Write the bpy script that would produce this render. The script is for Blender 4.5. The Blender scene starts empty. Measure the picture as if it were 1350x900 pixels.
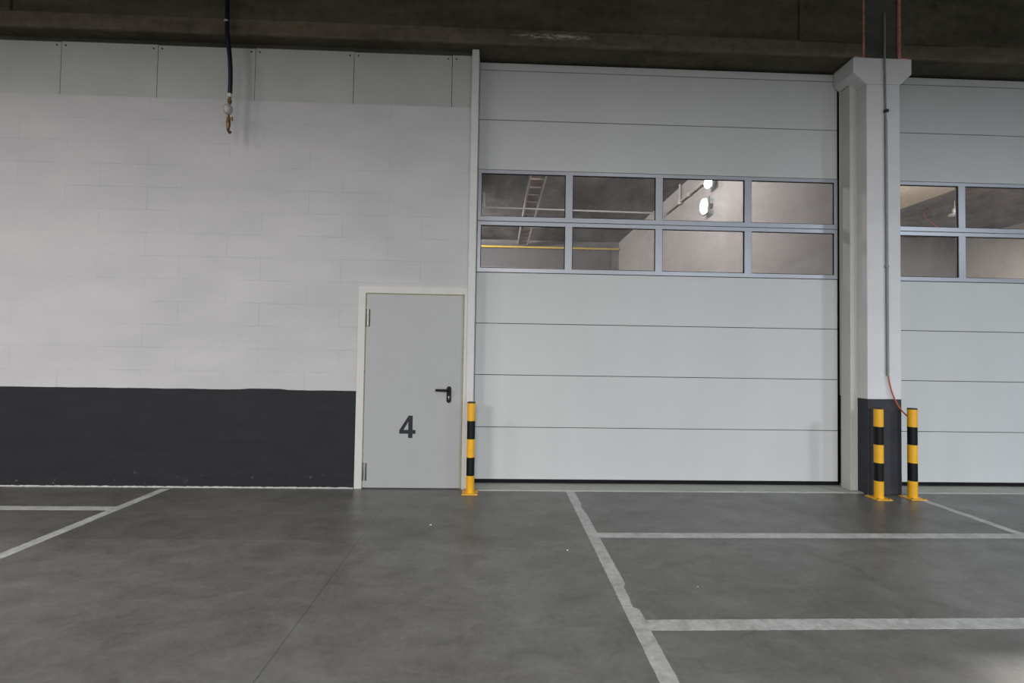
import bpy, bmesh, math, random
from mathutils import Vector, Matrix
random.seed(4)
S = bpy.context.scene
COL = S.collection
PI = math.pi

# ------------------------------------------------------------------ helpers
def link(o, parent=None):
    COL.objects.link(o)
    if parent is not None:
        o.parent = parent
    return o

def tag(o, label=None, cat=None, group=None, kind=None):
    if label: o['label'] = label
    if cat: o['category'] = cat
    if group: o['group'] = group
    if kind: o['kind'] = kind
    return o

def obj(name, bm, mats, parent=None, smooth=False):
    bmesh.ops.recalc_face_normals(bm, faces=bm.faces)
    me = bpy.data.meshes.new(name)
    bm.to_mesh(me); bm.free()
    for m in (mats if isinstance(mats, (list, tuple)) else [mats]):
        me.materials.append(m)
    if smooth:
        for p in me.polygons: p.use_smooth = True
        try: me.set_sharp_from_angle(angle=math.radians(38))
        except Exception: pass
    return link(bpy.data.objects.new(name, me), parent)

def empty(name, loc, rz=0.0):
    o = bpy.data.objects.new(name, None)
    o.location = loc; o.rotation_euler = (0, 0, rz)
    o.empty_display_size = .2
    return link(o)

def box(bm, x0, x1, y0, y1, z0, z1, bev=0.0, mi=0):
    b2 = bmesh.new()
    vs = [b2.verts.new((x, y, z)) for x in (x0, x1) for y in (y0, y1) for z in (z0, z1)]
    for f in ((0,1,3,2),(4,6,7,5),(0,4,5,1),(2,3,7,6),(0,2,6,4),(1,5,7,3)):
        b2.faces.new([vs[i] for i in f])
    bmesh.ops.recalc_face_normals(b2, faces=b2.faces)
    if bev > 0:
        bmesh.ops.bevel(b2, geom=list(b2.edges), offset=bev, segments=2, affect='EDGES', profile=.6)
    merge(bm, b2, mi)

def merge(bm, b2, mi=0):
    mp = {}
    for v in b2.verts: mp[v] = bm.verts.new(v.co)
    for f in b2.faces:
        try:
            n = bm.faces.new([mp[v] for v in f.verts]); n.material_index = mi if mi >= 0 else f.material_index
        except ValueError: pass
    b2.free()

def prism(bm, pts, y0, y1, bev=0.0, mi=0):
    """polygon in x,z extruded along y"""
    b2 = bmesh.new()
    a = [b2.verts.new((x, y0, z)) for x, z in pts]
    b = [b2.verts.new((x, y1, z)) for x, z in pts]
    b2.faces.new(a); b2.faces.new(b[::-1])
    n = len(pts)
    for i in range(n):
        b2.faces.new([a[i], a[(i+1) % n], b[(i+1) % n], b[i]])
    bmesh.ops.recalc_face_normals(b2, faces=b2.faces)
    if bev > 0:
        bmesh.ops.bevel(b2, geom=list(b2.edges), offset=bev, segments=2, affect='EDGES', profile=.6)
    merge(bm, b2, mi)

def tube(bm, pts, rad, n=16, cap=True, mi=0):
    """swept tube; rad is a number or a list"""
    pts = [Vector(p) for p in pts]
    if not isinstance(rad, (list, tuple)): rad = [rad]*len(pts)
    rings = []
    up = None
    for i, p in enumerate(pts):
        t = (pts[min(i+1, len(pts)-1)] - pts[max(i-1, 0)]).normalized()
        if up is None:
            up = Vector((0, 1, 0)) if abs(t.y) < .9 else Vector((1, 0, 0))
        s = t.cross(up).normalized(); up = s.cross(t).normalized()
        rings.append([bm.verts.new(p + (s*math.cos(a) + up*math.sin(a))*rad[i]) for a in [2*PI*k/n for k in range(n)]])
    for a, b in zip(rings, rings[1:]):
        for k in range(n):
            f = bm.faces.new([a[k], a[(k+1) % n], b[(k+1) % n], b[k]]); f.material_index = mi
    if cap:
        for r in (rings[0], rings[-1]):
            f = bm.faces.new(r); f.material_index = mi

def lathe(bm, prof, n=32, c=(0, 0, 0), mi=None):
    """prof: list of (r, z[, material]) round a vertical axis"""
    rings = []
    for p in prof:
        r, z = p[0], p[1]
        if r < 1e-6: rings.append([bm.verts.new((c[0], c[1], c[2]+z))])
        else: rings.append([bm.verts.new((c[0]+r*math.cos(2*PI*k/n), c[1]+r*math.sin(2*PI*k/n), c[2]+z)) for k in range(n)])
    for i, (a, b) in enumerate(zip(rings, rings[1:])):
        m = prof[i][2] if len(prof[i]) > 2 else 0
        for k in range(n):
            if len(a) == 1 and len(b) == 1: continue
            if len(a) == 1: f = bm.faces.new([a[0], b[k], b[(k+1) % n]])
            elif len(b) == 1: f = bm.faces.new([a[k], a[(k+1) % n], b[0]])
            else: f = bm.faces.new([a[k], a[(k+1) % n], b[(k+1) % n], b[k]])
            f.material_index = m

def bez(p0, p1, p2, p3, n=14):
    out = []
    for i in range(n+1):
        t = i/n; s = 1-t
        out.append(Vector(p0)*s**3 + Vector(p1)*3*s*s*t + Vector(p2)*3*s*t*t + Vector(p3)*t**3)
    return out

# ------------------------------------------------------------------ materials
class NT:
    def __init__(self, name):
        self.m = bpy.data.materials.new(name); self.m.use_nodes = True
        self.t = self.m.node_tree; self.t.nodes.clear()
        self.out = self.n('ShaderNodeOutputMaterial')
        self.b = self.n('ShaderNodeBsdfPrincipled')
        self.l(self.b.outputs[0], self.out.inputs[0])
    def n(self, ty, **kw):
        nd = self.t.nodes.new(ty)
        for k, v in kw.items():
            if hasattr(nd, k): setattr(nd, k, v)
            else: nd.inputs[k.replace('_', ' ')].default_value = v
        return nd
    def l(self, a, b): self.t.links.new(a, b)
    def pos(self):
        return self.n('ShaderNodeTexCoord').outputs['Object']
    def noise(self, vec, scale, detail=4, rough=.55, dist=0):
        nd = self.n('ShaderNodeTexNoise'); nd.inputs['Scale'].default_value = scale
        nd.inputs['Detail'].default_value = detail; nd.inputs['Roughness'].default_value = rough
        nd.inputs['Distortion'].default_value = dist
        self.l(vec, nd.inputs['Vector']); return nd.outputs['Fac']
    def scale(self, vec, s):
        nd = self.n('ShaderNodeMapping'); nd.inputs['Scale'].default_value = s
        self.l(vec, nd.inputs['Vector']); return nd.outputs[0]
    def ramp(self, f, a, b, ca, cb):
        nd = self.n('ShaderNodeValToRGB'); e = nd.color_ramp.elements
        e[0].position = a; e[1].position = b
        e[0].color = (*ca, 1) if isinstance(ca, tuple) else (ca, ca, ca, 1)
        e[1].color = (*cb, 1) if isinstance(cb, tuple) else (cb, cb, cb, 1)
        self.l(f, nd.inputs[0]); return nd.outputs[0]
    def mix(self, f, a, b, mode='MIX'):
        nd = self.n('ShaderNodeMix'); nd.data_type = 'RGBA'; nd.blend_type = mode
        for s, v in ((nd.inputs[0], f), (nd.inputs[6], a), (nd.inputs[7], b)):
            if isinstance(v, (int, float)): s.default_value = v
            elif isinstance(v, tuple): s.default_value = (*v, 1)
            else: self.l(v, s)
        return nd.outputs[2]
    def math(self, op, a, b=0.0, clamp=False):
        nd = self.n('ShaderNodeMath'); nd.operation = op; nd.use_clamp = clamp
        for s, v in ((nd.inputs[0], a), (nd.inputs[1], b)):
            if isinstance(v, (int, float)): s.default_value = v
            else: self.l(v, s)
        return nd.outputs[0]
    def bump(self, h, strength=.2, dist=.01):
        nd = self.n('ShaderNodeBump'); nd.inputs['Strength'].default_value = strength
        nd.inputs['Distance'].default_value = dist
        self.l(h, nd.inputs['Height']); self.l(nd.outputs[0], self.b.inputs['Normal'])
    def set(self, color=None, rough=None, metal=None, spec=None):
        for k, v in (('Base Color', color), ('Roughness', rough), ('Metallic', metal), ('Specular IOR Level', spec)):
            if v is None: continue
            s = self.b.inputs[k]
            if isinstance(v, tuple): s.default_value = (*v, 1)
            elif isinstance(v, (int, float)): s.default_value = v
            else: self.l(v, s)
        return self.m

def plain(name, c, rough=.5, metal=0, var=.06, scale=14, bump=0.0):
    t = NT(name); p = t.pos()
    f = t.noise(p, scale, 5)
    a = tuple(max(0, x*(1-var)) for x in c); b = tuple(min(1, x*(1+var)) for x in c)
    col = t.ramp(f, .3, .7, a, b)
    if bump: t.bump(t.noise(p, scale*9, 3), bump, .004)
    return t.set(col, rough, metal)

WHITE = (.497, .483, .490)
def wall_material(name, white, band_top, dark=(.0125, .0135, .0165), bricks=True):
    t = NT(name); p = t.pos()
    sx = t.n('ShaderNodeSeparateXYZ'); t.l(p, sx.inputs[0])
    x, y, z = sx.outputs
    cb = t.n('ShaderNodeCombineXYZ'); t.l(x, cb.inputs[0]); t.l(t.math('ADD', z, -.005), cb.inputs[1])
    br = t.n('ShaderNodeTexBrick'); t.l(cb.outputs[0], br.inputs['Vector'])
    br.offset = .42
    br.inputs['Scale'].default_value = 1; br.inputs['Brick Width'].default_value = .9
    br.inputs['Row Height'].default_value = .2575; br.inputs['Mortar Size'].default_value = .0035
    br.inputs['Mortar Smooth'].default_value = .4
    br.inputs['Color1'].default_value = (1, 1, 1, 1); br.inputs['Color2'].default_value = (.975, .978, .982, 1)
    br.inputs['Mortar'].default_value = (.74, .74, .75, 1)
    soft = t.noise(t.scale(p, (1, 1, 2.2)), .9, 3)
    blot = t.ramp(soft, .35, .7, (.885, .89, .90), (1.0, 1.0, 1.0))
    patch = t.ramp(t.noise(p, 1.7, 2), .42, .62, 0.1, .85)
    wh = t.mix(patch, white, t.mix(1.0, white, br.outputs['Color'], 'MULTIPLY')) if bricks else t.mix(0.0, white, white)
    wh = t.mix(1.0, wh, blot, 'MULTIPLY')
    grain = t.ramp(t.noise(p, 60, 3), .25, .75, .965, 1.02)
    wh = t.mix(1.0, wh, grain, 'MULTIPLY')
    dk = t.mix(1.0, dark, t.ramp(t.noise(t.scale(p, (1, 1, 4)), 3, 5), .3, .7, .85, 1.22), 'MULTIPLY')
    # scuffs low on the band
    sc = t.math('MULTIPLY', t.ramp(t.noise(p, 22, 3), .66, .72, 0., 1.), t.ramp(z, .0, .22, .55, 0.))
    dk = t.mix(sc, dk, (.19, .19, .19))
    # brushed top edge of the dark paint
    wob = t.math('MULTIPLY', t.math('SUBTRACT', t.noise(t.scale(p, (1, 1, .05)), 5.5, 2), .5), .010)
    hump = t.math('MULTIPLY', t.ramp(t.math('ABSOLUTE', t.math('ADD', x, 2.62)), .16, .26, 1., 0.), .012)
    edge = t.math('ADD', t.math('ADD', wob, hump), band_top)
    isband = t.math('LESS_THAN', z, edge)
    col = t.mix(isband, wh, dk)
    h = t.math('ADD', t.math('MULTIPLY', br.outputs['Fac'], -.35 if bricks else 0.0), t.math('MULTIPLY', t.noise(p, 90, 3), .12))
    t.bump(h, .22, .006)
    return t.set(col, t.math('SUBTRACT', .78, t.math('MULTIPLY', isband, .08)), 0, .3)

M = {}
M['wall'] = wall_material('painted_blockwork', WHITE, 1.094)
M['column'] = wall_material('painted_column', (.62, .61, .62), 1.09, (.032, .033, .041), False)
M['casing'] = plain('cream_painted_casing', (.48, .485, .45), .55, var=.03)
M['trim'] = plain('white_painted_trim', (.54, .53, .52), .6, var=.03)
M['frame'] = plain('door_frame_paint', (.50, .485, .465), .5, var=.03, scale=6)
M['leaf'] = plain('grey_white_door_paint', (.325, .33, .33), .42, var=.02, scale=4, bump=.05)
M['yseal'] = plain('yellowed_seal', (.27, .25, .14), .8, var=.25, scale=30)
M['hinge'] = plain('hinge_metal', (.42, .43, .41), .35, .6)
M['hingeplate'] = plain('hinge_plate', (.10, .10, .09), .5, .4)
M['dgap'] = plain('dark_gap', (.035, .035, .033), .8)
M['blackplastic'] = plain('black_plastic', (.004, .004, .005), .5, var=.1)
M['chrome'] = plain('steel', (.5, .5, .5), .25, 1)
M['digit'] = plain('dark_grey_lettering', (.026, .028, .034), .8, var=.04)
M['rubber'] = plain('black_rubber', (.005, .005, .006), .6, var=.2)
M['rubber'].node_tree.nodes['Principled BSDF'].inputs['Specular IOR Level'].default_value = .15
M['alu'] = plain('aluminium_window_profile', (.35, .355, .395), .38, .25, var=.03)
M['yellow'] = plain('yellow_paint', (.74, .38, .015), .38, var=.07, scale=9)
M['black'] = plain('black_paint', (.006, .006, .007), .4, var=.2)
M['captop'] = plain('bollard_cap', (.02, .022, .02), .5)
M['bolt'] = plain('bolt_steel', (.30, .25, .14), .45, .7, var=.3, scale=60)
M['hose'] = plain('navy_hose', (.006, .007, .020), .4, var=.2)
M['tie'] = plain('pale_plastic', (.55, .55, .53), .5)
M['brass'] = plain('tarnished_brass', (.20, .115, .05), .42, .7, var=.4, scale=50)
M['clear'] = plain('milky_plastic_bowl', (.36, .36, .35), .3, var=.1)
M['conduit'] = plain('grey_conduit', (.21, .225, .225), .5, var=.1)
M['cable'] = plain('orange_red_cable', (.42, .10, .045), .5)
M['redcord'] = plain('dull_red_cord', (.17, .035, .025), .7)
M['foam'] = plain('pink_joint_foam', (.46, .19, .16), .85, var=.35, scale=40, bump=.5)
M['chip'] = plain('white_chip', (.7, .7, .66), .8)
M['screw'] = plain('rusty_screw', (.06, .035, .03), .6, .3)
M['ypipe'] = plain('yellow_pipe', (.75, .52, .08), .5)
M['galv'] = plain('galvanised_pipe', (.48, .46, .44), .5, .1)
M['backwall'] = plain('grey_rear_wall', (.165, .158, .16), .85, var=.05, scale=2)
M['backdoor'] = plain('dark_grey_cladding', (.12, .115, .12), .8, var=.05, scale=2)
M['backstrip'] = plain('pale_grey_render', (.25, .235, .215), .85, var=.05)
M['traypan'] = plain('brown_tray_pan', (.19, .135, .11), .7, var=.4, scale=3)
M['lampbody'] = plain('lamp_housing', (.3, .3, .3), .4, .4)

for k_ in ('black', 'blackplastic', 'digit'): M[k_].node_tree.nodes['Principled BSDF'].inputs['Specular IOR Level'].default_value = .22
# sectional door panels: white, faint embossed grain
t = NT('white_sectional_panel'); p = t.pos()
c = t.ramp(t.noise(t.scale(p, (1, 1, .35)), 1.3, 2), .3, .7, (.475, .480, .480), (.505, .510, .512))
t.bump(t.noise(t.scale(p, (3, 1, 26)), 9, 3), .05, .004)
M['panel'] = t.set(c, .48, 0, .35)

# grey cladding
t = NT('grey_cladding'); p = t.pos()
c = t.ramp(t.noise(p, 1.6, 3), .3, .7, (.36, .365, .355), (.41, .415, .40))
t.bump(t.noise(p, 70, 3), .1, .004)
M['clad'] = t.set(c, .6)

def concrete(name, a, b, stain=None, s=1.0, rough=.85, st=(.5, 1, 2.2)):
    t = NT(name); p = t.pos()
    n1 = t.noise(t.scale(p, (st[0]*s, st[1]*s, st[2]*s)), 1.6, 6, .62)
    n2 = t.noise(p, 9*s, 6, .7)
    f = t.math('ADD', t.math('MULTIPLY', n1, .62), t.math('MULTIPLY', n2, .38))
    col = t.ramp(f, .36, .64, a, b)
    if stain:
        spots = t.ramp(t.noise(p, 2.3*s, 5, .7, .5), .60, .74, 0., .55)
        col = t.mix(spots, col, stain)
    t.bump(n2, .35, .01)
    return t, p, col
def beam_mat(name, ca, cb, cc):
    t, p, col = concrete(name, ca, cb, cc)
    sx = t.n('ShaderNodeSeparateXYZ'); t.l(p, sx.inputs[0])
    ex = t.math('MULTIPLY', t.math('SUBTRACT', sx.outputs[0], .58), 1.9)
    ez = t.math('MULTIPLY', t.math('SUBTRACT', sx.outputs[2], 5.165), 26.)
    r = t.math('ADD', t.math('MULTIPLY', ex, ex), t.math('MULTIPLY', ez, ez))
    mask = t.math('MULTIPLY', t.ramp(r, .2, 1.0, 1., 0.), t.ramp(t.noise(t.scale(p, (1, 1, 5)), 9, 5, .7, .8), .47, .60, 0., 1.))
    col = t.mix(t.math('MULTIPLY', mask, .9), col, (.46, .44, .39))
    rust = t.math('MULTIPLY', t.ramp(t.noise(t.scale(p, (.6, 1, 6)), 3.1, 4), .58, .70, 0., .5), 1.)
    col = t.mix(rust, col, (.088, .058, .040))
    return t.set(col, .88, 0, .25)
M['beam'] = beam_mat('beam_concrete', (.046, .042, .030), (.110, .100, .072), (.03, .025, .02))
M['rail'] = beam_mat('beam_rail_concrete', (.070, .058, .042), (.165, .140, .102), (.045, .036, .028))
t, p, col = concrete('beam_joint_concrete', (.045, .045, .038), (.085, .083, .070))
M['beam_mid'] = t.set(col, .9)
t, p, col = concrete('room_ceiling_concrete', (.022, .018, .017), (.17, .150, .143), (.40, .37, .36), 1.3, st=(1.2, .6, 1))
M['ceil'] = t.set(col, .9)
t, p, col = concrete('pale_concrete', (.30, .27, .22), (.40, .36, .30), None, .7)
M['palebeam'] = t.set(col, .85)
t, p, col = concrete('room_side_wall', (.40, .375, .36), (.47, .445, .43), (.33, .30, .29), .35)
M['sidewall'] = t.set(col, .8)
t, p, col = concrete('threshold_concrete', (.27, .275, .245), (.38, .385, .345), (.16, .15, .12), 1.6)
M['thresh'] = t.set(col, .75)

# polished floor
def floor_nodes(t, p):
    n1 = t.noise(p, .55, 5, .6)
    n2 = t.noise(t.scale(p, (1, 1.6, 1)), 3.2, 7, .68, .6)
    n3 = t.noise(p, 26, 4, .7)
    f = t.math('ADD', t.math('ADD', t.math('MULTIPLY', n1, .42), t.math('MULTIPLY', n2, .38)), t.math('MULTIPLY', n3, .20))
    col = t.ramp(f, .36, .63, (.072, .067, .058), (.188, .184, .172))
    pale = t.ramp(t.noise(p, 5.5, 8, .75, 1.2), .63, .74, 0., .35)
    return t.mix(pale, col, (.21, .205, .19)), n1, n2, n3
t = NT('polished_concrete_floor'); p = t.pos()
col, n1, n2, n3 = floor_nodes(t, p)
sx = t.n('ShaderNodeSeparateXYZ'); t.l(p, sx.inputs[0]); X, Y = sx.outputs[0], sx.outputs[1]
def near(v, c, w): return t.math('LESS_THAN', t.math('ABSOLUTE', t.math('SUBTRACT', v, c)), w)
wx = t.math('ADD', X, t.math('MULTIPLY', t.math('SUBTRACT', n2, .5), .012))
wy = t.math('ADD', Y, t.math('MULTIPLY', t.math('SUBTRACT', n2, .5), .012))
j = t.math('MAXIMUM', near(wx, -1.11, .003), near(wx, 4.50, .0035))
col = t.mix(t.math('MULTIPLY', j, .65), col, (.03, .03, .028))
j2 = near(wy, 3.79, .004)
col = t.mix(t.math('MULTIPLY', j2, .35), col, (.22, .21, .20))
# the cast strip along the wall is a different pour, a little darker
strip = t.math('MULTIPLY', t.math('GREATER_THAN', wy, 3.79), t.math('LESS_THAN', Y, 5.6))
col = t.mix(t.math('MULTIPLY', strip, .22), col, (.055, .053, .050))
# dusty whitening along the foot of the wall
dust = t.math('MULTIPLY', t.ramp(Y, 4.72, 5.2, 0., .6), t.ramp(t.noise(p, 7, 6, .75), .5, .7, 0., 1.))
dust = t.math('MULTIPLY', dust, t.math('LESS_THAN', X, -.4))
col = t.mix(dust, col, (.28, .28, .27))
rg = t.ramp(t.noise(p, 2.1, 5), .3, .7, .30, .46)
t.bump(t.math('ADD', t.math('MULTIPLY', n3, .5), t.math('MULTIPLY', n2, .8)), .06, .01)
M['floor'] = t.set(col, rg, 0, .5)

# worn line paint
t = NT('worn_white_line_paint'); p = t.pos()
base, n1, n2, n3 = floor_nodes(t, p)
wear = t.ramp(t.noise(t.scale(p, (1, 1, 1)), 8, 8, .78, .8), .34, .60, .95, .22)
paint = t.ramp(t.noise(p, 30, 4), .3, .7, (.44, .44, .425), (.58, .58, .56))
M['line'] = t.set(t.mix(wear, base, paint) if False else t.mix(t.math('SUBTRACT', 1.0, t.math('MULTIPLY', wear, .62)), base, paint), .55)

def glass(name, dust=.10):
    t = NT(name); p = t.pos()
    t.t.nodes.remove(t.b)
    tr = t.n('ShaderNodeBsdfTransparent'); tr.inputs[0].default_value = (.90, .89, .89, 1)
    gl = t.n('ShaderNodeBsdfGlossy'); gl.inputs['Roughness'].default_value = .03
    df = t.n('ShaderNodeBsdfDiffuse'); df.inputs[0].default_value = (.55, .53, .52, 1)
    lw = t.n('ShaderNodeLayerWeight'); lw.inputs[0].default_value = .5
    fres = t.math('ADD', .02, t.math('MULTIPLY', t.math('POWER', lw.outputs['Facing'], 5.0), .9))
    m1 = t.n('ShaderNodeMixShader'); t.l(fres, m1.inputs[0]); t.l(tr.outputs[0], m1.inputs[1]); t.l(gl.outputs[0], m1.inputs[2])
    m2 = t.n('ShaderNodeMixShader'); t.l(t.ramp(t.noise(p, 2.2, 6, .7, .6), .35, .75, dust*.4, dust*1.7), m2.inputs[0])
    t.l(m1.outputs[0], m2.inputs[1]); t.l(df.outputs[0], m2.inputs[2]); t.l(m2.outputs[0], t.out.inputs[0])
    return t.m
M['glass'] = glass('dusty_acrylic_pane')

def emit(name, c, s):
    t = NT(name); t.t.nodes.remove(t.b)
    e = t.n('ShaderNodeEmission'); e.inputs[0].default_value = (*c, 1); e.inputs[1].default_value = s
    t.l(e.outputs[0], t.out.inputs[0]); return t.m
M['led'] = emit('lamp_diffuser_glow', (.86, .95, 1.0), 30)

# ------------------------------------------------------------------ setting
WY = 5.21      # face of the painted wall
GY = 5.405     # face of the sectional doors
CEIL = 5.62    # ceiling of the rooms behind
def struct(name, bm, mats, label, cat, parent=None):
    o = obj(name, bm, mats, parent)
    if parent is None: tag(o, label, cat, kind='structure')
    return o

bm = bmesh.new(); box(bm, -15, 18, -14, 16.6, -.25, 0)
floor = struct('floor', bm, M['floor'], 'dark grey polished concrete floor of the parking hall', 'floor')

# painted lines: thin layers of paint lying in the floor, ragged edges
def line(pts_a, pts_b, label):
    bm = bmesh.new()
    a = [bm.verts.new((x, y, .0015)) for x, y in pts_a]; b = [bm.verts.new((x, y, .0015)) for x, y in pts_b]
    a0 = [bm.verts.new((x, y, 0)) for x, y in pts_a]; b0 = [bm.verts.new((x, y, 0)) for x, y in pts_b]
    for i in range(len(a)-1):
        bm.faces.new([a[i], a[i+1], b[i+1], b[i]])
        bm.faces.new([a[i], a0[i], a0[i+1], a[i+1]]); bm.faces.new([b[i], b[i+1], b0[i+1], b0[i]])
    bm.faces.new([a[0], b[0], b0[0], a0[0]]); bm.faces.new([a[-1], a0[-1], b0[-1], b[-1]])
    o = obj('parking_line', bm, M['line'], floor); o['label'] = label
def along_y(x0, x1, y0, y1, label, notch=()):
    n = int(abs(y1-y0)/.025); A = []; B = []
    for i in range(n+1):
        y = y0+(y1-y0)*i/n
        d = sum(dep for (c, hw, dep) in notch if abs(y-c) < hw)
        A.append((x0+random.uniform(-.0022, .0022), y)); B.append((x1-d+random.uniform(-.0022, .0022), y))
    line(A, B, label)
def along_x(y0, y1, x0, x1, label, tilt=0):
    n = int(abs(x1-x0)/.025); A = []; B = []
    for i in range(n+1):
        x = x0+(x1-x0)*i/n; d = tilt*(x-x0)
        A.append((x, y0+d+random.uniform(-.0022, .0022))); B.append((x, y1+d+random.uniform(-.0022, .0022)))
    line(A, B, label)
along_y(-3.675, -3.575, 5.15, -1.0, 'worn white line left of the numbered door')
along_y(.792, .888, 5.145, -1.0, 'worn white line with bitten edge in front of the wide door', ((4.62, .07, .016), (4.50, .05, .010), (2.98, .09, .022), (2.86, .05, .03)))
along_y(4.665, 4.755, 4.90, -1.0, 'worn white line running from the right bollard')
along_x(3.868, 3.968, .888, 4.665, 'white cross line nearer the wall', .004)
along_x(2.578, 2.68, .888, 4.665, 'white cross line nearer the camera', .004)
along_x(2.60, 2.70, 4.755, 8.4, 'white cross line continuing to the right')
along_x(4.47, 4.57, -8.4, -3.675, 'white cross line left of the numbered door')

# wall with the door opening
bm = bmesh.new()
box(bm, -9.5, -1.590, WY, 5.50, 0, 4.378)
box(bm, -1.590, -.335, WY, 5.50, 2.285, 4.378)
struct('wall_back', bm, M['wall'], 'white painted block wall with a dark grey band along its foot', 'wall')
bm = bmesh.new(); box(bm, -9.5, -.275, 5.28, 5.50, 4.378, 5.9); 
struct('wall_upper', bm, M['beam_mid'], 'dark concrete behind the cladding panels', 'wall')
bm = bmesh.new()
n = 260; prev = None
xs = [-9.5 + i*(7.9/n) for i in range(n+1)]
rows = []
for x in xs:
    h = .006+random.random()*.007; d = .010+random.random()*.010
    rows.append([bm.verts.new((x, WY-d, 0)), bm.verts.new((x, WY-d*.4, h)), bm.verts.new((x, WY, h+.003))])
for a, b in zip(rows, rows[1:]):
    for k in range(2): bm.faces.new([a[k], b[k], b[k+1], a[k+1]])
M['sealant'] = plain('pale_sealant', (.40, .40, .38), .8, var=.3, scale=25)
struct('baseboard_back', bm, M['sealant'], 'thin pale sealant line at the foot of the dark wall band', 'baseboard')

bm = bmesh.new(); box(bm, -.352, -.272, 5.188, 5.46, 0, 5.052, .003)
struct('trim_1', bm, M['trim'], 'tall narrow white post between the numbered door and the wide sectional door', 'trim')

# threshold strips
def thresh(name, x0, x1, label):
    bm = bmesh.new(); b2 = bmesh.new()
    N = 90; top = []; 
    fr = [bm.verts.new((x0+(x1-x0)*i/N, 5.150+random.uniform(-.004, .004), 0)) for i in range(N+1)]
    tp = [bm.verts.new((x0+(x1-x0)*i/N, 5.165+random.uniform(-.004, .004), .010)) for i in range(N+1)]
    bk = [bm.verts.new((x0+(x1-x0)*i/N, 5.62, .010)) for i in range(N+1)]
    b0 = [bm.verts.new((x0+(x1-x0)*i/N, 5.62, 0)) for i in range(N+1)]
    for i in range(N):
        for a, b in ((fr, tp), (tp, bk), (bk, b0)): bm.faces.new([a[i], a[i+1], b[i+1], b[i]])
    bm.faces.new([fr[0], tp[0], bk[0], b0[0]]); bm.faces.new([fr[N], b0[N], bk[N], tp[N]])
    struct(name, bm, M['thresh'], label, 'threshold')
thresh('trim_2', -.27, 4.235, 'pale concrete threshold strip under the wide door left of the column')
thresh('trim_3', 4.637, 9.1, 'pale concrete threshold strip under the door right of the column')

# casing beside the column
bm = bmesh.new()
box(bm, 4.150, 4.236, 5.235, 5.388, 0, 4.800, .004)
box(bm, 4.145, 4.236, 5.225, 5.40, 4.800, 4.822, .002)
struct('trim_4', bm, M['casing'], 'narrow cream casing up the left side of the column', 'trim')
bm = bmesh.new()
for i in range(3): box(bm, 4.1435, 4.1455, 5.25+i*.045, 5.28+i*.045, 4.806, 4.816)
obj('slot', bm, M['dgap'], bpy.data.objects['trim_4'])

# ------------------------------------------------------------------ column
col_root = empty('concrete_column', (4.436, 5.35, 0)); tag(col_root, 'white painted concrete column with flared head and dark grey foot', 'column')
def L(bm, o):  # shift a world-space bmesh into a parent's space
    bmesh.ops.translate(bm, verts=bm.verts, vec=-Vector(o.location)); return bm
bm = bmesh.new(); box(bm, 4.236, 4.636, 5.09, 5.62, 0, 4.745, .012)
bmesh.ops.translate(bm, verts=bm.verts, vec=(-4.436, -5.35, 0)); obj('shaft', bm, M['column'], col_root)
bm = bmesh.new()
prism(bm, [(4.236, 4.745), (4.636, 4.745), (4.775, 4.872), (4.775, 5.053), (4.078, 5.053), (4.078, 4.872)], 5.088, 5.40, .006)
bmesh.ops.translate(bm, verts=bm.verts, vec=(-4.436, -5.35, 0)); obj('column_head', bm, M['column'], col_root)

# ------------------------------------------------------------------ beams
def beam(x0, x1, recs, label):
    bm = bmesh.new(); yf = 5.092; zb = 5.066; zt = 5.95
    zs = 5.238
    box(bm, x0, x1, yf+.03, 5.62, zb+.012, zt)             # body
    box(bm, x0, x1, yf, yf+.04, zb, zs, .008, 1)            # lower rail of the face
    segs = []; cur = x0
    for a, b, d in recs:
        if a > cur: segs.append((cur, a))
        cur = b
        if d < 0: box(bm, a, b, yf+.022, yf+.04, zs-.01, zt)
    if cur < x1: segs.append((cur, x1))
    for a, b in segs: box(bm, a, b, yf, yf+.04, zs-.02, zt, .006)
    o = obj('concrete_beam', bm, [M['beam'], M['rail']]); return tag(o, label, 'beam', kind='structure')
b1 = beam(-9.5, 4.196, [(-5.44, -5.13, 1), (-5.13, 3.44, -1)], 'long dark concrete beam left of the column head')
b2 = beam(4.642, 11, [(5.36, 10.2, -1)], 'dark concrete beam right of the column head')
bm = bmesh.new(); box(bm, 4.222, 4.622, 5.115, 5.6, 5.066, 5.95)
o = obj('concrete_beam', bm, M['beam_mid']); tag(o, 'dark concrete infill between the two pink joints above the column', 'beam', kind='structure')
def foam(x, par, label=None):
    bm = bmesh.new(); pts = []; rr = []
    for i in range(45):
        pts.append((x+random.uniform(-.001, .001), 5.100, 5.062+i*.02)); rr.append((.013 if x < 4.4 else .018)+random.uniform(-.0015, .003))
    tube(bm, pts, rr, 8)
    pts = [(x+(-.11 if x < 4.4 else -.02)+i*.013, 5.10, 5.060) for i in range(11)]
    tube(bm, pts, [.007+random.random()*.005 for _ in pts], 8)
    o = obj('joint_foam', bm, M['foam'], par, True); o['label'] = 'pink foam joint'
foam(4.208, b1); foam(4.635, b2)

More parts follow.
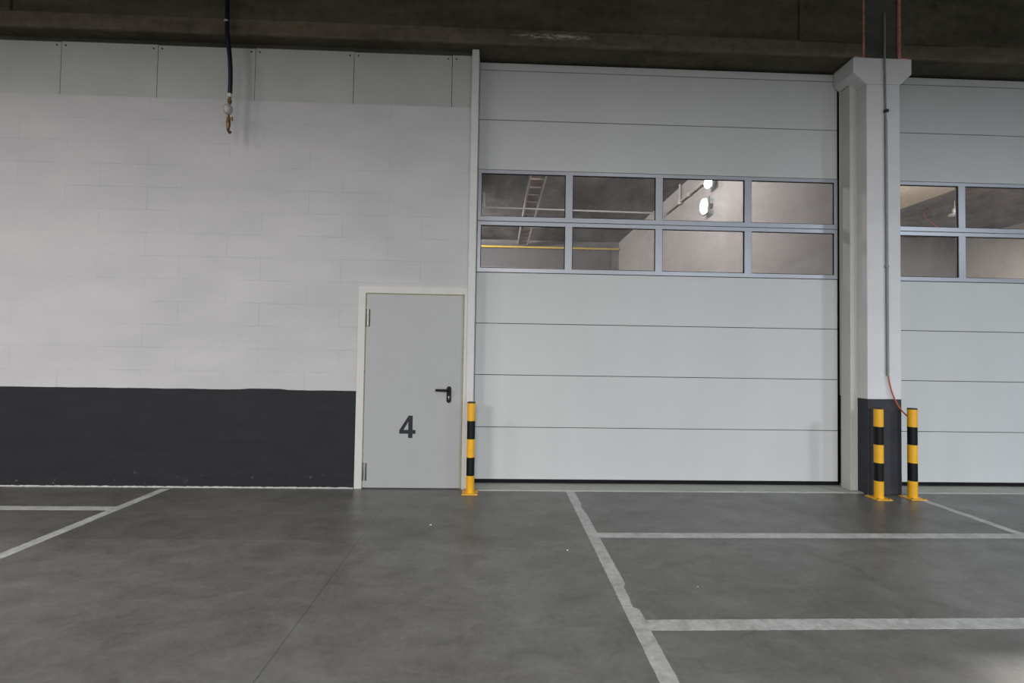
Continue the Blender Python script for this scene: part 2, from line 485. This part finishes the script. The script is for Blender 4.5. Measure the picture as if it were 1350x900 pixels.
# cladding panels above the wall
seams = [-6.07, -5.0, -3.93, -2.835, -1.715, -.585, -.352]
labs = ['grey cladding panel cut by the left edge of the photo, above the white wall',
        'grey cladding panel between the first two joints from the left, above the white wall',
        'grey cladding panel behind the hanging navy hose',
        'grey cladding panel directly right of the hanging navy hose',
        'wide grey cladding panel left of the narrow end panel',
        'narrow grey cladding panel against the tall white post']
for i in range(6):
    a, b = seams[i]+.003, seams[i+1]-.003
    bm = bmesh.new(); box(bm, a, b, 5.232, 5.262, 4.380, 4.995+.006*(i % 2), .0015)
    o = obj('cladding_panel', bm, M['clad']); tag(o, labs[i], 'panel', 'grey cladding panels above the white wall')
    for sxx in ((a+.045, b-.045) if i < 5 else (a+.045,)):
        bm = bmesh.new(); tube(bm, [(sxx, 5.222, 4.955), (sxx, 5.235, 4.955)], .008, 8); obj('screw', bm, M['screw'], o, True)

# ------------------------------------------------------------------ numbered door
dx0, dx1 = -1.590, -.335
d1 = empty('door_1', (-.95, WY, 0)); tag(d1, 'pale grey personnel door numbered 4 with black lever handle', 'door', kind='structure')
def put(name, bm, m, par, off=(-.95, WY, 0), smooth=False):
    bmesh.ops.translate(bm, verts=bm.verts, vec=-Vector(off)); return obj(name, bm, m, par, smooth)
lx0, lx1, lz1 = -1.500, -.415, 2.196
bm = bmesh.new(); fy = 5.196
box(bm, dx0, lx0-.008, fy, 5.34, 0, 2.285, .002)
box(bm, lx1+.026, dx1-.018, fy, 5.34, 0, 2.285, .002)
box(bm, lx0-.010, lx1+.028, fy, 5.34, lz1+.010, 2.285, .002)
put('door_frame', bm, M['frame'], d1)
bm = bmesh.new()
box(bm, lx0-.010, lx0+.0, fy+.006, 5.33, .004, lz1+.008)
box(bm, lx1+.012, lx1+.028, fy+.004, 5.33, .004, lz1+.008)
box(bm, lx0, lx1+.02, fy+.008, 5.33, lz1-.002, lz1+.012)
put('door_seal', bm, M['yseal'], d1)
bm = bmesh.new()
box(bm, lx0+.002, lx1, 5.203, 5.255, .012, lz1-.002, .003)
box(bm, lx1-.04, lx1+.014, 5.207, 5.24, .012, lz1-.004, .002)
leaf = put('door_leaf', bm, M['leaf'], d1)
for zc in (1.925, .19):
    bm = bmesh.new()
    tube(bm, [(lx0+.024, 5.193, zc-.095), (lx0+.024, 5.193, zc-.032)], .011, 12)
    tube(bm, [(lx0+.024, 5.193, zc-.028), (lx0+.024, 5.193, zc+.028)], .011, 12)
    tube(bm, [(lx0+.024, 5.193, zc+.032), (lx0+.024, 5.193, zc+.095)], .011, 12)
    b2 = bmesh.new(); box(b2, lx0+.030, lx0+.046, 5.1985, 5.2045, zc-.098, zc+.098, .001); merge(bm, b2, 1)
    b2 = bmesh.new(); box(b2, lx0-.004, lx0+.016, 5.1945, 5.2045, zc-.098, zc+.098, .001); merge(bm, b2, 1)
    o = put('hinge', bm, [M['hinge'], M['hingeplate']], leaf, smooth=True)
# handle set
hx = -.547; bm = bmesh.new()
b2_ = bmesh.new(); pts = []
for i in range(24):
    a = 2*PI*i/24; pts.append((hx+.026*math.cos(a), (1.135 if math.sin(a) > 0 else 1.000)+.026*math.sin(a)))
prism(bm, pts, 5.190, 5.203, .002)
plate = put('handle_plate', bm, M['blackplastic'], leaf)
bm = bmesh.new()
tube(bm, [(hx, 5.20, 1.118), (hx, 5.150, 1.118)], .012, 14)
tube(bm, bez((hx, 5.150, 1.118), (hx-.012, 5.138, 1.118), (hx-.03, 5.136, 1.119), (hx-.145, 5.139, 1.120)), .0135, 14)
put('door_handle', bm, M['blackplastic'], leaf, smooth=True)
bm = bmesh.new()
tube(bm, [(hx, 5.192, 1.040), (hx, 5.183, 1.040)], .009, 14); box(bm, hx-.004, hx+.004, 5.184, 5.192, 1.015, 1.04, .001)
put('lock_cylinder', bm, M['chrome'], leaf, smooth=True)
# digit 4
def P4(u, v): return (-1.098+u*.182, .572+v*.252)
outer = [(.0, .19), (.0, .345), (.56, 1.0), (.815, 1.0), (.815, .36), (1.0, .36), (1.0, .19), (.815, .19), (.815, 0), (.545, 0), (.545, .19)]
bm = bmesh.new()
# the numeral as strips so that its counter stays open
strips = [[(.0, .19), (.545, .19), (.545, .36), (.255, .36), (.0, .345)],
          [(.0, .345), (.255, .36), (.545, .72), (.56, 1.0)],
          [(.545, 0), (.815, 0), (.815, 1.0), (.56, 1.0), (.545, .72), (.545, .36), (.545, .19)],
          [(.815, .19), (1.0, .19), (1.0, .36), (.815, .36)]]
for s in strips: prism(bm, [P4(*q) for q in s], 5.2008, 5.2035)
put('number', bm, M['digit'], leaf)

# ------------------------------------------------------------------ sectional doors
ZJ = [.060, .673, 1.289, 1.900, 2.508, 3.122, 3.742, 4.347, 4.953, 5.046]
def sectional(name, x0, x1, label, cat='door'):
    cx = (x0+x1)/2; root = empty(name, (cx, GY, 0)); tag(root, label, cat, kind='structure')
    w = (x1-x0)/2; off = (0, 0, 0)
    def panel(z0, z1):
        bm = bmesh.new(); g = .0035
        box(bm, -w, w, .002, .042, z0+g, z1-g, .0035)
        obj('door_panel', bm, M['panel'], root)
    for i in (0, 1, 2, 3, 6, 7, 8): panel(ZJ[i], ZJ[i+1])
    bm = bmesh.new(); box(bm, -w, w, .008, .040, ZJ[0], ZJ[4]); box(bm, -w, w, .008, .040, ZJ[6], ZJ[9]-.01)
    obj('panel_joint', bm, M['dgap'], root)
    mx = [-w+1.094*k for k in range(5)]; mx[4] = w
    for i in (4, 5):
        z0, z1 = ZJ[i]+.003, ZJ[i+1]-.003
        bm = bmesh.new()
        tb, tt = (.050, .047) if i == 4 else (.055, .042)
        box(bm, -w, w, -.004, .040, z0, z0+tb, .003)
        box(bm, -w, w, -.004, .040, z1-tt, z1, .003)
        for k, m_ in enumerate(mx):
            a, b = m_-.043, m_+.043
            if k == 0: a, b = -w, -w+.040
            if k == 4: a, b = w-.040, w
            box(bm, a, b, -.0035, .039, z0+tb-.004, z1-tt+.004, .003)
        fr = obj('window_frame', bm, M['alu'], root)
        for k in range(4):
            a = mx[k]+(.043 if k else .040); b = mx[k+1]-(.043 if k < 3 else .040)
            g = bmesh.new(); box(g, a, b, .016, .020, z0+tb, z1-tt)
            obj('pane', g, M['glass'], fr)
            g = bmesh.new(); q = .007
            for (u0, u1, v0, v1) in ((a, b, z0+tb, z0+tb+q), (a, b, z1-tt-q, z1-tt), (a, a+q, z0+tb, z1-tt), (b-q, b, z0+tb, z1-tt)):
                box(g, u0, u1, .008, .0155, v0, v1)
            obj('gasket', g, M['rubber'], fr)
    bm = bmesh.new(); box(bm, -w, w, .004, .045, .018, .062, .006); obj('bottom_seal', bm, M['rubber'], root)
    bm = bmesh.new(); box(bm, -w-.02, w+.05, .046, .06, 5.0, 5.12)
    box(bm, w-.01, w+.06, .046, .06, .01, 5.1); box(bm, -w-.06, -w+.01, .046, .06, .01, 5.1)
    obj('gap_strip', bm, M['rubber'], root)  # black strips added behind the gaps to keep them dark and block room light
    return root
sectional('door_2', -.268, 4.126, 'wide white sectional door with eight window panes left of the column')
sectional('door_3', 4.605, 9.0, 'white sectional door right of the column, cut by the edge of the photo')

# ------------------------------------------------------------------ bollards
def bollard(x, y, label, first=None):
    if first:
        r = first.copy(); link(r); r.location = (x, y, 0); r['label'] = label
        for ch in first.children:
            c = ch.copy(); link(c, r)
        return r
    r = empty('safety_bollard', (x, y, 0)); tag(r, label, 'bollard', 'yellow and black striped bollards')
    bm = bmesh.new(); R = .0455
    prof = [(0, .008)]
    zs = [.008, .195, .395, .595, .795, .992]
    for i in range(5):
        mi = i % 2
        prof.append((R, zs[i], mi)); prof.append((R, zs[i+1], mi))
    pr = [(0, .008, 0)]
    for i in range(5): pr.append((R, zs[i], i % 2))
    pr.append((R, .992, 0)); pr.append((0, .992, 0))
    lathe(bm, pr, 36); obj('tube', bm, [M['yellow'], M['black']], r, True)
    bm = bmesh.new(); lathe(bm, [(0, .990, 0), (R+.002, .990, 0), (R+.002, .998, 0), (R-.004, 1.003, 0), (0, 1.003, 0)], 36)
    obj('cap', bm, M['captop'], r, True)
    bm = bmesh.new(); box(bm, -.088, .088, -.088, .088, 0, .009, .003); obj('base_plate', bm, M['yellow'], r)
    for sx_ in (-1, 1):
        for sy_ in (-1, 1):
            bm = bmesh.new(); cx, cy = sx_*.067, sy_*.067
            lathe(bm, [(0, .008, 0), (.012, .008, 0), (.012, .018, 0), (0, .019, 0)], 6, (cx, cy, 0))
            lathe(bm, [(0, .018, 0), (.006, .018, 0), (.006, .026, 0), (0, .026, 0)], 10, (cx, cy, 0))
            obj('bolt', bm, M['bolt'], r)
    return r
bl = bollard(-.282, 5.075, 'yellow and black bollard standing alone beside the numbered door')
bollard(4.262, 4.975, 'yellow and black bollard in front of the dark foot of the column', bl)
bollard(4.660, 4.985, 'yellow and black bollard at the right corner of the column, touched by the orange cable', bl)

# ------------------------------------------------------------------ conduit and cable
cr = empty('cable_conduit', (4.455, 5.075, 1.35)); tag(cr, 'thin grey conduit running down the front of the column', 'conduit')
o_ = (4.455, 5.075, 1.35)
bm = bmesh.new(); tube(bm, [(4.447, 5.080, 5.58), (4.438, 5.070, 5.20), (4.436, 5.070, 5.06), (4.444, 5.074, 4.85), (4.452, 5.076, 4.3)], .010, 12)
put('upper_pipe', bm, M['conduit'], cr, o_, True)
bm = bmesh.new(); tube(bm, [(4.452, 5.074, 4.32), (4.456, 5.072, 2.6), (4.458, 5.072, 1.36)], .014, 12)
put('lower_pipe', bm, M['conduit'], cr, o_, True)
bm = bmesh.new(); box(bm, 4.434, 4.472, 5.052, 5.09, 4.405, 4.437, .003); put('clip', bm, M['captop'], cr, o_)
bm = bmesh.new(); box(bm, 4.436, 4.478, 5.066, 5.09, 2.60, 2.625, .003); put('clip', bm, M['conduit'], cr, o_)
bm = bmesh.new(); tube(bm, bez((4.460, 5.070, 1.38), (4.468, 5.055, 1.16), (4.560, 5.060, .97), (4.700, 5.052, .880), 24), .0075, 10)
tube(bm, bez((4.700, 5.052, .880), (4.745, 5.052, .86), (4.742, 5.075, .55), (4.755, 5.105, .020), 20), .0075, 10)
tag(obj('power_cable', bm, M['cable'], None, True), 'orange red cable hanging from the conduit and curving behind the right bollard', 'cable')

# ------------------------------------------------------------------ hanging hose
h = empty('hanging_hose', (-2.975, 5.0, 4.31)); o_ = (-2.975, 5.0, 4.31)
tag(h, 'navy air hose hanging from above with white bowl and brass tap, against the wall', 'hose')
bm = bmesh.new()
pts = bez((-3.050, 5.0, 5.93), (-3.036, 5.0, 5.5), (-3.032, 5.0, 5.25), (-3.026, 5.0, 5.05), 10) + bez((-3.026, 5.0, 5.05), (-3.012, 5.0, 4.85), (-2.962, 5.0, 4.72), (-2.974, 5.0, 4.325), 16)[1:]
tube(bm, pts, .0225, 18); put('hose', bm, M['hose'], h, o_, True)
bm = bmesh.new(); tube(bm, [(-3.033, 5.0, 5.128), (-3.032, 5.0, 5.143)], .026, 18); put('hose_tie', bm, M['tie'], h, o_, True)
bm = bmesh.new(); c_ = (-2.974, 5.0, 0)
lathe(bm, [(0, 4.335, 0), (.021, 4.335, 0), (.024, 4.325, 0), (.024, 4.300, 0), (.015, 4.292, 0), (0, 4.292, 0)], 18, c_); put('collar', bm, M['tie'], h, o_, True)
bm = bmesh.new()
lathe(bm, [(0, 4.295, 0), (.012, 4.295, 0), (.012, 4.27, 0), (.021, 4.265, 0), (.021, 4.235, 0), (.013, 4.230, 0), (.013, 4.20, 0), (0, 4.20, 0)], 12, c_); put('nipple', bm, M['brass'], h, o_)
bm = bmesh.new(); c_ = (-2.985, 4.99, 0)
lathe(bm, [(0, 4.208, 0), (.02, 4.206, 0), (.036, 4.195, 0), (.046, 4.172, 0), (.048, 4.150, 0), (.043, 4.125, 0), (.032, 4.107, 0), (.015, 4.099, 0), (0, 4.098, 0)], 24, c_)
bm2 = None; put('filter_bowl', bm, M['clear'], h, o_, True)
bm = bmesh.new(); c_ = (-2.974, 5.0, 0)
lathe(bm, [(0, 4.11, 0), (.011, 4.11, 0), (.011, 4.075, 0), (.019, 4.07, 0), (.019, 4.04, 0), (.022, 4.03, 0), (.022, 3.975, 0), (.017, 3.965, 0), (.017, 3.945, 0), (0, 3.945, 0)], 14, (c_[0]-.006, 5.0, 0))
tube(bm, bez((-2.980, 5.0, 3.955), (-2.980, 4.995, 3.92), (-2.965, 4.985, 3.905), (-2.945, 4.975, 3.895)), [.014]*12+[.018]*3, 12)
tube(bm, [(-2.980, 5.0, 4.05), (-2.935, 4.99, 4.05)], .008, 10); box(bm, -2.944, -2.930, 4.982, 4.998, 4.03, 4.07, .003)
put('brass_tap', bm, M['brass'], h, o_, True)

# ------------------------------------------------------------------ chips on the floor
def chip(x, y, s, label):
    bm = bmesh.new(); n = 7
    lo = [bm.verts.new((s*(.7+.5*random.random())*math.cos(2*PI*k/n), .7*s*(.7+.5*random.random())*math.sin(2*PI*k/n), 0)) for k in range(n)]
    hi = [bm.verts.new((v.co.x*.6, v.co.y*.6, s*.45)) for v in lo]
    bm.faces.new(hi); bm.faces.new(lo[::-1])
    for k in range(n): bm.faces.new([lo[k], lo[(k+1) % n], hi[(k+1) % n], hi[k]])
    o = obj('paint_chip', bm, M['chip']); o.location = (x, y, 0); tag(o, label, 'debris', 'pale chips lying on the floor')
chip(-.574, 4.135, .011, 'small pale chip on the floor in front of the numbered door')
chip(.575, 3.62, .008, 'tiny pale chip on the floor left of the long white line')
chip(1.37, 3.06, .006, 'tiny pale chip on the floor between the two white cross lines')

# ------------------------------------------------------------------ rooms behind the doors
bm = bmesh.new(); box(bm, 4.33, 4.60, 5.62, 16.3, 0, CEIL)
struct('wall_middle', bm, M['sidewall'], 'smooth pale side wall seen through the right window panes of the wide door', 'wall')
bm = bmesh.new(); box(bm, -6, 4.33, 16.3, 16.6, 0, CEIL)
wf = struct('wall_far', bm, M['backwall'], 'grey rear wall seen through the window panes', 'wall')
bm = bmesh.new(); box(bm, -4, 3.98, 16.25, 16.3, 4.62, 5.5); obj('cladding', bm, M['backdoor'], wf)
bm = bmesh.new(); box(bm, -6, 4.33, 16.235, 16.3, 0, 4.62); obj('lower_render', bm, M['backstrip'], wf)
bm = bmesh.new(); box(bm, -6.3, -6, 5.5, 16.6, 0, CEIL)
struct('wall_left', bm, M['sidewall'], 'side wall of the left room', 'wall')
bm = bmesh.new(); box(bm, 4.60, 15.4, 14.75, 15.4, 0, CEIL)
struct('wall_far_right', bm, M['backwall'], 'grey rear wall behind the right door', 'wall')
bm = bmesh.new(); box(bm, 15.4, 15.7, 5.5, 15.4, 0, CEIL)
struct('wall_right', bm, M['sidewall'], 'pale side wall seen through the panes right of the column', 'wall')
bm = bmesh.new(); box(bm, 9.0, 16, 5.25, 5.55, 0, 5.95)
struct('wall_front', bm, M['wall'], 'wall beyond the right sectional door', 'wall')
bm = bmesh.new(); box(bm, -6.3, 15.7, 5.62, 16.6, CEIL, CEIL+.3)
struct('ceiling', bm, M['ceil'], 'dark stained concrete ceiling seen through the window panes', 'ceiling')
bm = bmesh.new(); box(bm, -15, 18, -14, 5.62, 5.95, 6.2)
struct('ceiling_hall', bm, M['ceil'], 'dark concrete ceiling of the parking hall', 'ceiling')
# pale downstand beam in the right room
bm = bmesh.new(); box(bm, 8.6, 10.35, 5.64, 14.75, 5.42, CEIL, .02)
tag(obj('concrete_beam', bm, M['palebeam']), 'pale ceiling beam seen in the upper pane right of the column', 'beam', kind='structure')
# fixtures in the left room
bm = bmesh.new()
box(bm, .62, .66, 7.2, 15.9, 5.36, 5.46, .004); box(bm, .96, 1.00, 7.2, 15.9, 5.36, 5.46, .004); box(bm, .64, .98, 7.2, 15.9, 5.40, 5.412, 0, 1)
for k in range(18): box(bm, .66, .96, 7.4+k*.5, 7.5+k*.5, 5.37, 5.40, 0, 1)
for k in range(4): tube(bm, [(.81, 8+k*2.4, 5.40), (.81, 8+k*2.4, CEIL)], .008, 8)
tag(obj('cable_tray', bm, [M['galv'], M['traypan']]), 'metal cable tray under the ceiling behind the upper left pane', 'cable tray')
bm = bmesh.new()
tube(bm, [(-.40, 11.5, CEIL), (-.40, 11.5, 5.30), (-.37, 11.5, 5.25)], .022, 10)
tube(bm, [(-.40, 11.5, 5.24), (4.26, 11.5, 5.20)], .022, 10); tube(bm, [(4.26, 11.5, 5.20), (4.26, 7.0, 5.20)], .026, 10)
tube(bm, [(4.26, 10.6, 5.20), (4.26, 10.6, CEIL)], .026, 10)
lathe(bm, [(0, 5.14, 0), (.05, 5.14, 0), (.06, 5.20, 0), (.05, 5.26, 0), (0, 5.26, 0)], 12, (4.26, 10.6, 0)); lathe(bm, [(0, 5.16, 0), (.04, 5.16, 0), (.04, 5.24, 0), (0, 5.24, 0)], 12, (4.26, 10.1, 0))
tag(obj('sprinkler_pipe', bm, M['galv'], None, True), 'grey pipe crossing under the ceiling and turning along the side wall behind the panes', 'pipe')
bm = bmesh.new(); tube(bm, [(-4, 16.12, 5.33), (4.28, 16.12, 5.33)], .035, 10)
for k in range(5): box(bm, -3.4+k*1.7, -3.36+k*1.7, 16.12, 16.25, 5.31, 5.35)
tag(obj('yellow_pipe', bm, M['ypipe'], None, True), 'thin yellow pipe across the rear wall behind the lower left panes', 'pipe')
# wall lamps
def wall_lamp(y, z, hh, label):
    r = empty('wall_lamp', (4.33, y, z)); tag(r, label, 'lamp', 'bright lamps on the side wall')
    bm = bmesh.new(); box(bm, -.10, 0, -.05, .05, -.05, .05, .01); box(bm, -.14, -.09, -.14, .14, -hh, hh, .02); obj('housing', bm, M['lampbody'], r)
    bm = bmesh.new(); lathe(bm, [(0, -1, 0), (.5, -.86, 0), (.86, -.5, 0), (1, 0, 0), (.86, .5, 0), (.5, .86, 0), (0, 1, 0)], 20)
    for v in bm.verts: v.co = Vector((v.co.x*.07-.15, v.co.y*.125, v.co.z*(hh-.01)))
    obj('diffuser', bm, M['led'], r, True)
    return r
wall_lamp(8.95, 5.03, .11, 'upper bright lamp on the side wall behind the third pane')
wall_lamp(9.14, 4.62, .17, 'lower and larger bright lamp on the side wall behind the third pane')
r = empty('pendant_lamp', (11.62, 11.2, 5.42)); tag(r, 'small white pendant fitting in the room behind the upper pane right of the column', 'lamp')
bm = bmesh.new(); lathe(bm, [(0, -.17, 0), (.13, -.17, 0), (.13, -.15, 0), (.04, -.11, 0), (.055, -.05, 0), (.045, .0, 0), (.02, .02, 0), (0, .02, 0)], 20); obj('lamp_shade', bm, M['tie'], r, True)
bm = bmesh.new(); tube(bm, [(0, 0, 0), (0, 0, CEIL-5.42)], .01, 8); obj('rod', bm, M['tie'], r, True)
bm = bmesh.new(); tube(bm, bez((11.50, 11.8, CEIL), (11.32, 11.8, 5.45), (11.35, 11.8, 5.38), (11.75, 11.8, 5.12), 16), .012, 8)
tag(obj('red_cord', bm, M['redcord'], None, True), 'red cord dangling from the ceiling behind the upper pane right of the column', 'cord')
r = empty('ceiling_lamp', (.95, 13.1, 5.25)); tag(r, 'small pale lamp under the ceiling behind the lower left pane', 'lamp')
bm = bmesh.new(); box(bm, -.26, .26, -.07, .07, -.05, .03, .01); obj('housing', bm, M['tie'], r)
bm = bmesh.new(); tube(bm, [(0, 0, .02), (0, 0, .108)], .01, 8); obj('rod', bm, M['tie'], r)

# ------------------------------------------------------------------ lights
def area(name, loc, aim, power, sx_, sy_, color=(1, 1, 1), spread=PI):
    l = bpy.data.lights.new(name, 'AREA'); l.shape = 'RECTANGLE'; l.size = sx_; l.size_y = sy_
    l.energy = power; l.color = color; l.spread = spread
    o = bpy.data.objects.new(name, l); o.location = loc
    d = Vector(aim)-Vector(loc); o.rotation_euler = d.to_track_quat('-Z', 'Y').to_euler(); COL.objects.link(o)
WARM = (1.0, .975, .955); COOL = (.80, .91, 1.0)
area('hall_light_back_left', (-9.0, -10.5, 5.15), (-9.0, -10.5, 0), 2850, 3.0, .6, WARM)
area('hall_light_back', (0.0, -10.5, 5.15), (0, -10.5, 0), 2850, 3.0, .6, (1, .99, .97))
area('hall_light_back_right', (9.0, -10.5, 5.15), (9.0, -10.5, 0), 2550, 3.0, .6, COOL)
area('hall_light_left', (-4.6, .6, 5.65), (-4.6, .6, 0), 75, 1.6, .5, WARM)
area('hall_light_far_left', (-8.0, -.6, 5.3), (-8.0, -.6, 0), 340, 1.6, .4, WARM)
area('hall_light_right', (11.5, -2.4, 5.3), (11.5, -2.4, 0), 800, 1.0, .4, COOL)
area('hall_fill_middle', (2.6, .9, 5.6), (2.6, .9, 0), 40, 1.6, .5, (1, 1, .97))  # unseen fill added to lift the upper wall and column
area('side_wall_fill', (1.4, 7.6, 5.2), (4.3, 11, 3.5), 170, 1.2, .2, WARM)  # unseen fill above the windows, tilted to brighten the side wall
area('rear_wall_fill', (-2.6, 12.6, 5.0), (0.5, 16.3, 4.6), 340, 1.2, .2, WARM)  # unseen fill, aimed at the rear wall to brighten it
area('right_room_light', (12.2, 9.0, 5.55), (12.2, 9.0, 0), 1000, 1.2, .2, (1, .97, .9))
area('right_beam_fill', (7.2, 9.0, 3.6), (9.5, 11, 5.4), 150, .6, .3, (1, .90, .78))  # unseen fill hidden by the column, aimed up to brighten the pale beam

w = bpy.data.worlds.new('world'); S.world = w; w.use_nodes = True
w.node_tree.nodes['Background'].inputs[0].default_value = (.88, .95, 1.0, 1)
w.node_tree.nodes['Background'].inputs[1].default_value = .07

# ------------------------------------------------------------------ camera
yaw, pi_, ro = .0307, .02525, .0158
cy, sy, cp, sp, c_r, s_r = math.cos(yaw), math.sin(yaw), math.cos(pi_), math.sin(pi_), math.cos(ro), math.sin(ro)
fw = Vector((sy*cp, cy*cp, sp)); rt = Vector((cy, -sy, 0)); up = rt.cross(fw)
r2 = rt*c_r + up*s_r; u2 = -rt*s_r + up*c_r
cam = bpy.data.cameras.new('camera'); cam.sensor_width = 36; cam.lens = 36*600/1350; cam.clip_end = 200
co = bpy.data.objects.new('camera', cam); COL.objects.link(co)
mw = Matrix((r2, u2, -fw)).transposed().to_4x4(); mw.translation = Vector((0, 0, 1.55)); co.matrix_world = mw
S.camera = co
S.view_settings.view_transform = 'Standard'; S.view_settings.look = 'None'
S.view_settings.gamma = 1; S.view_settings.use_curve_mapping = False
S.view_settings.exposure = 0.06
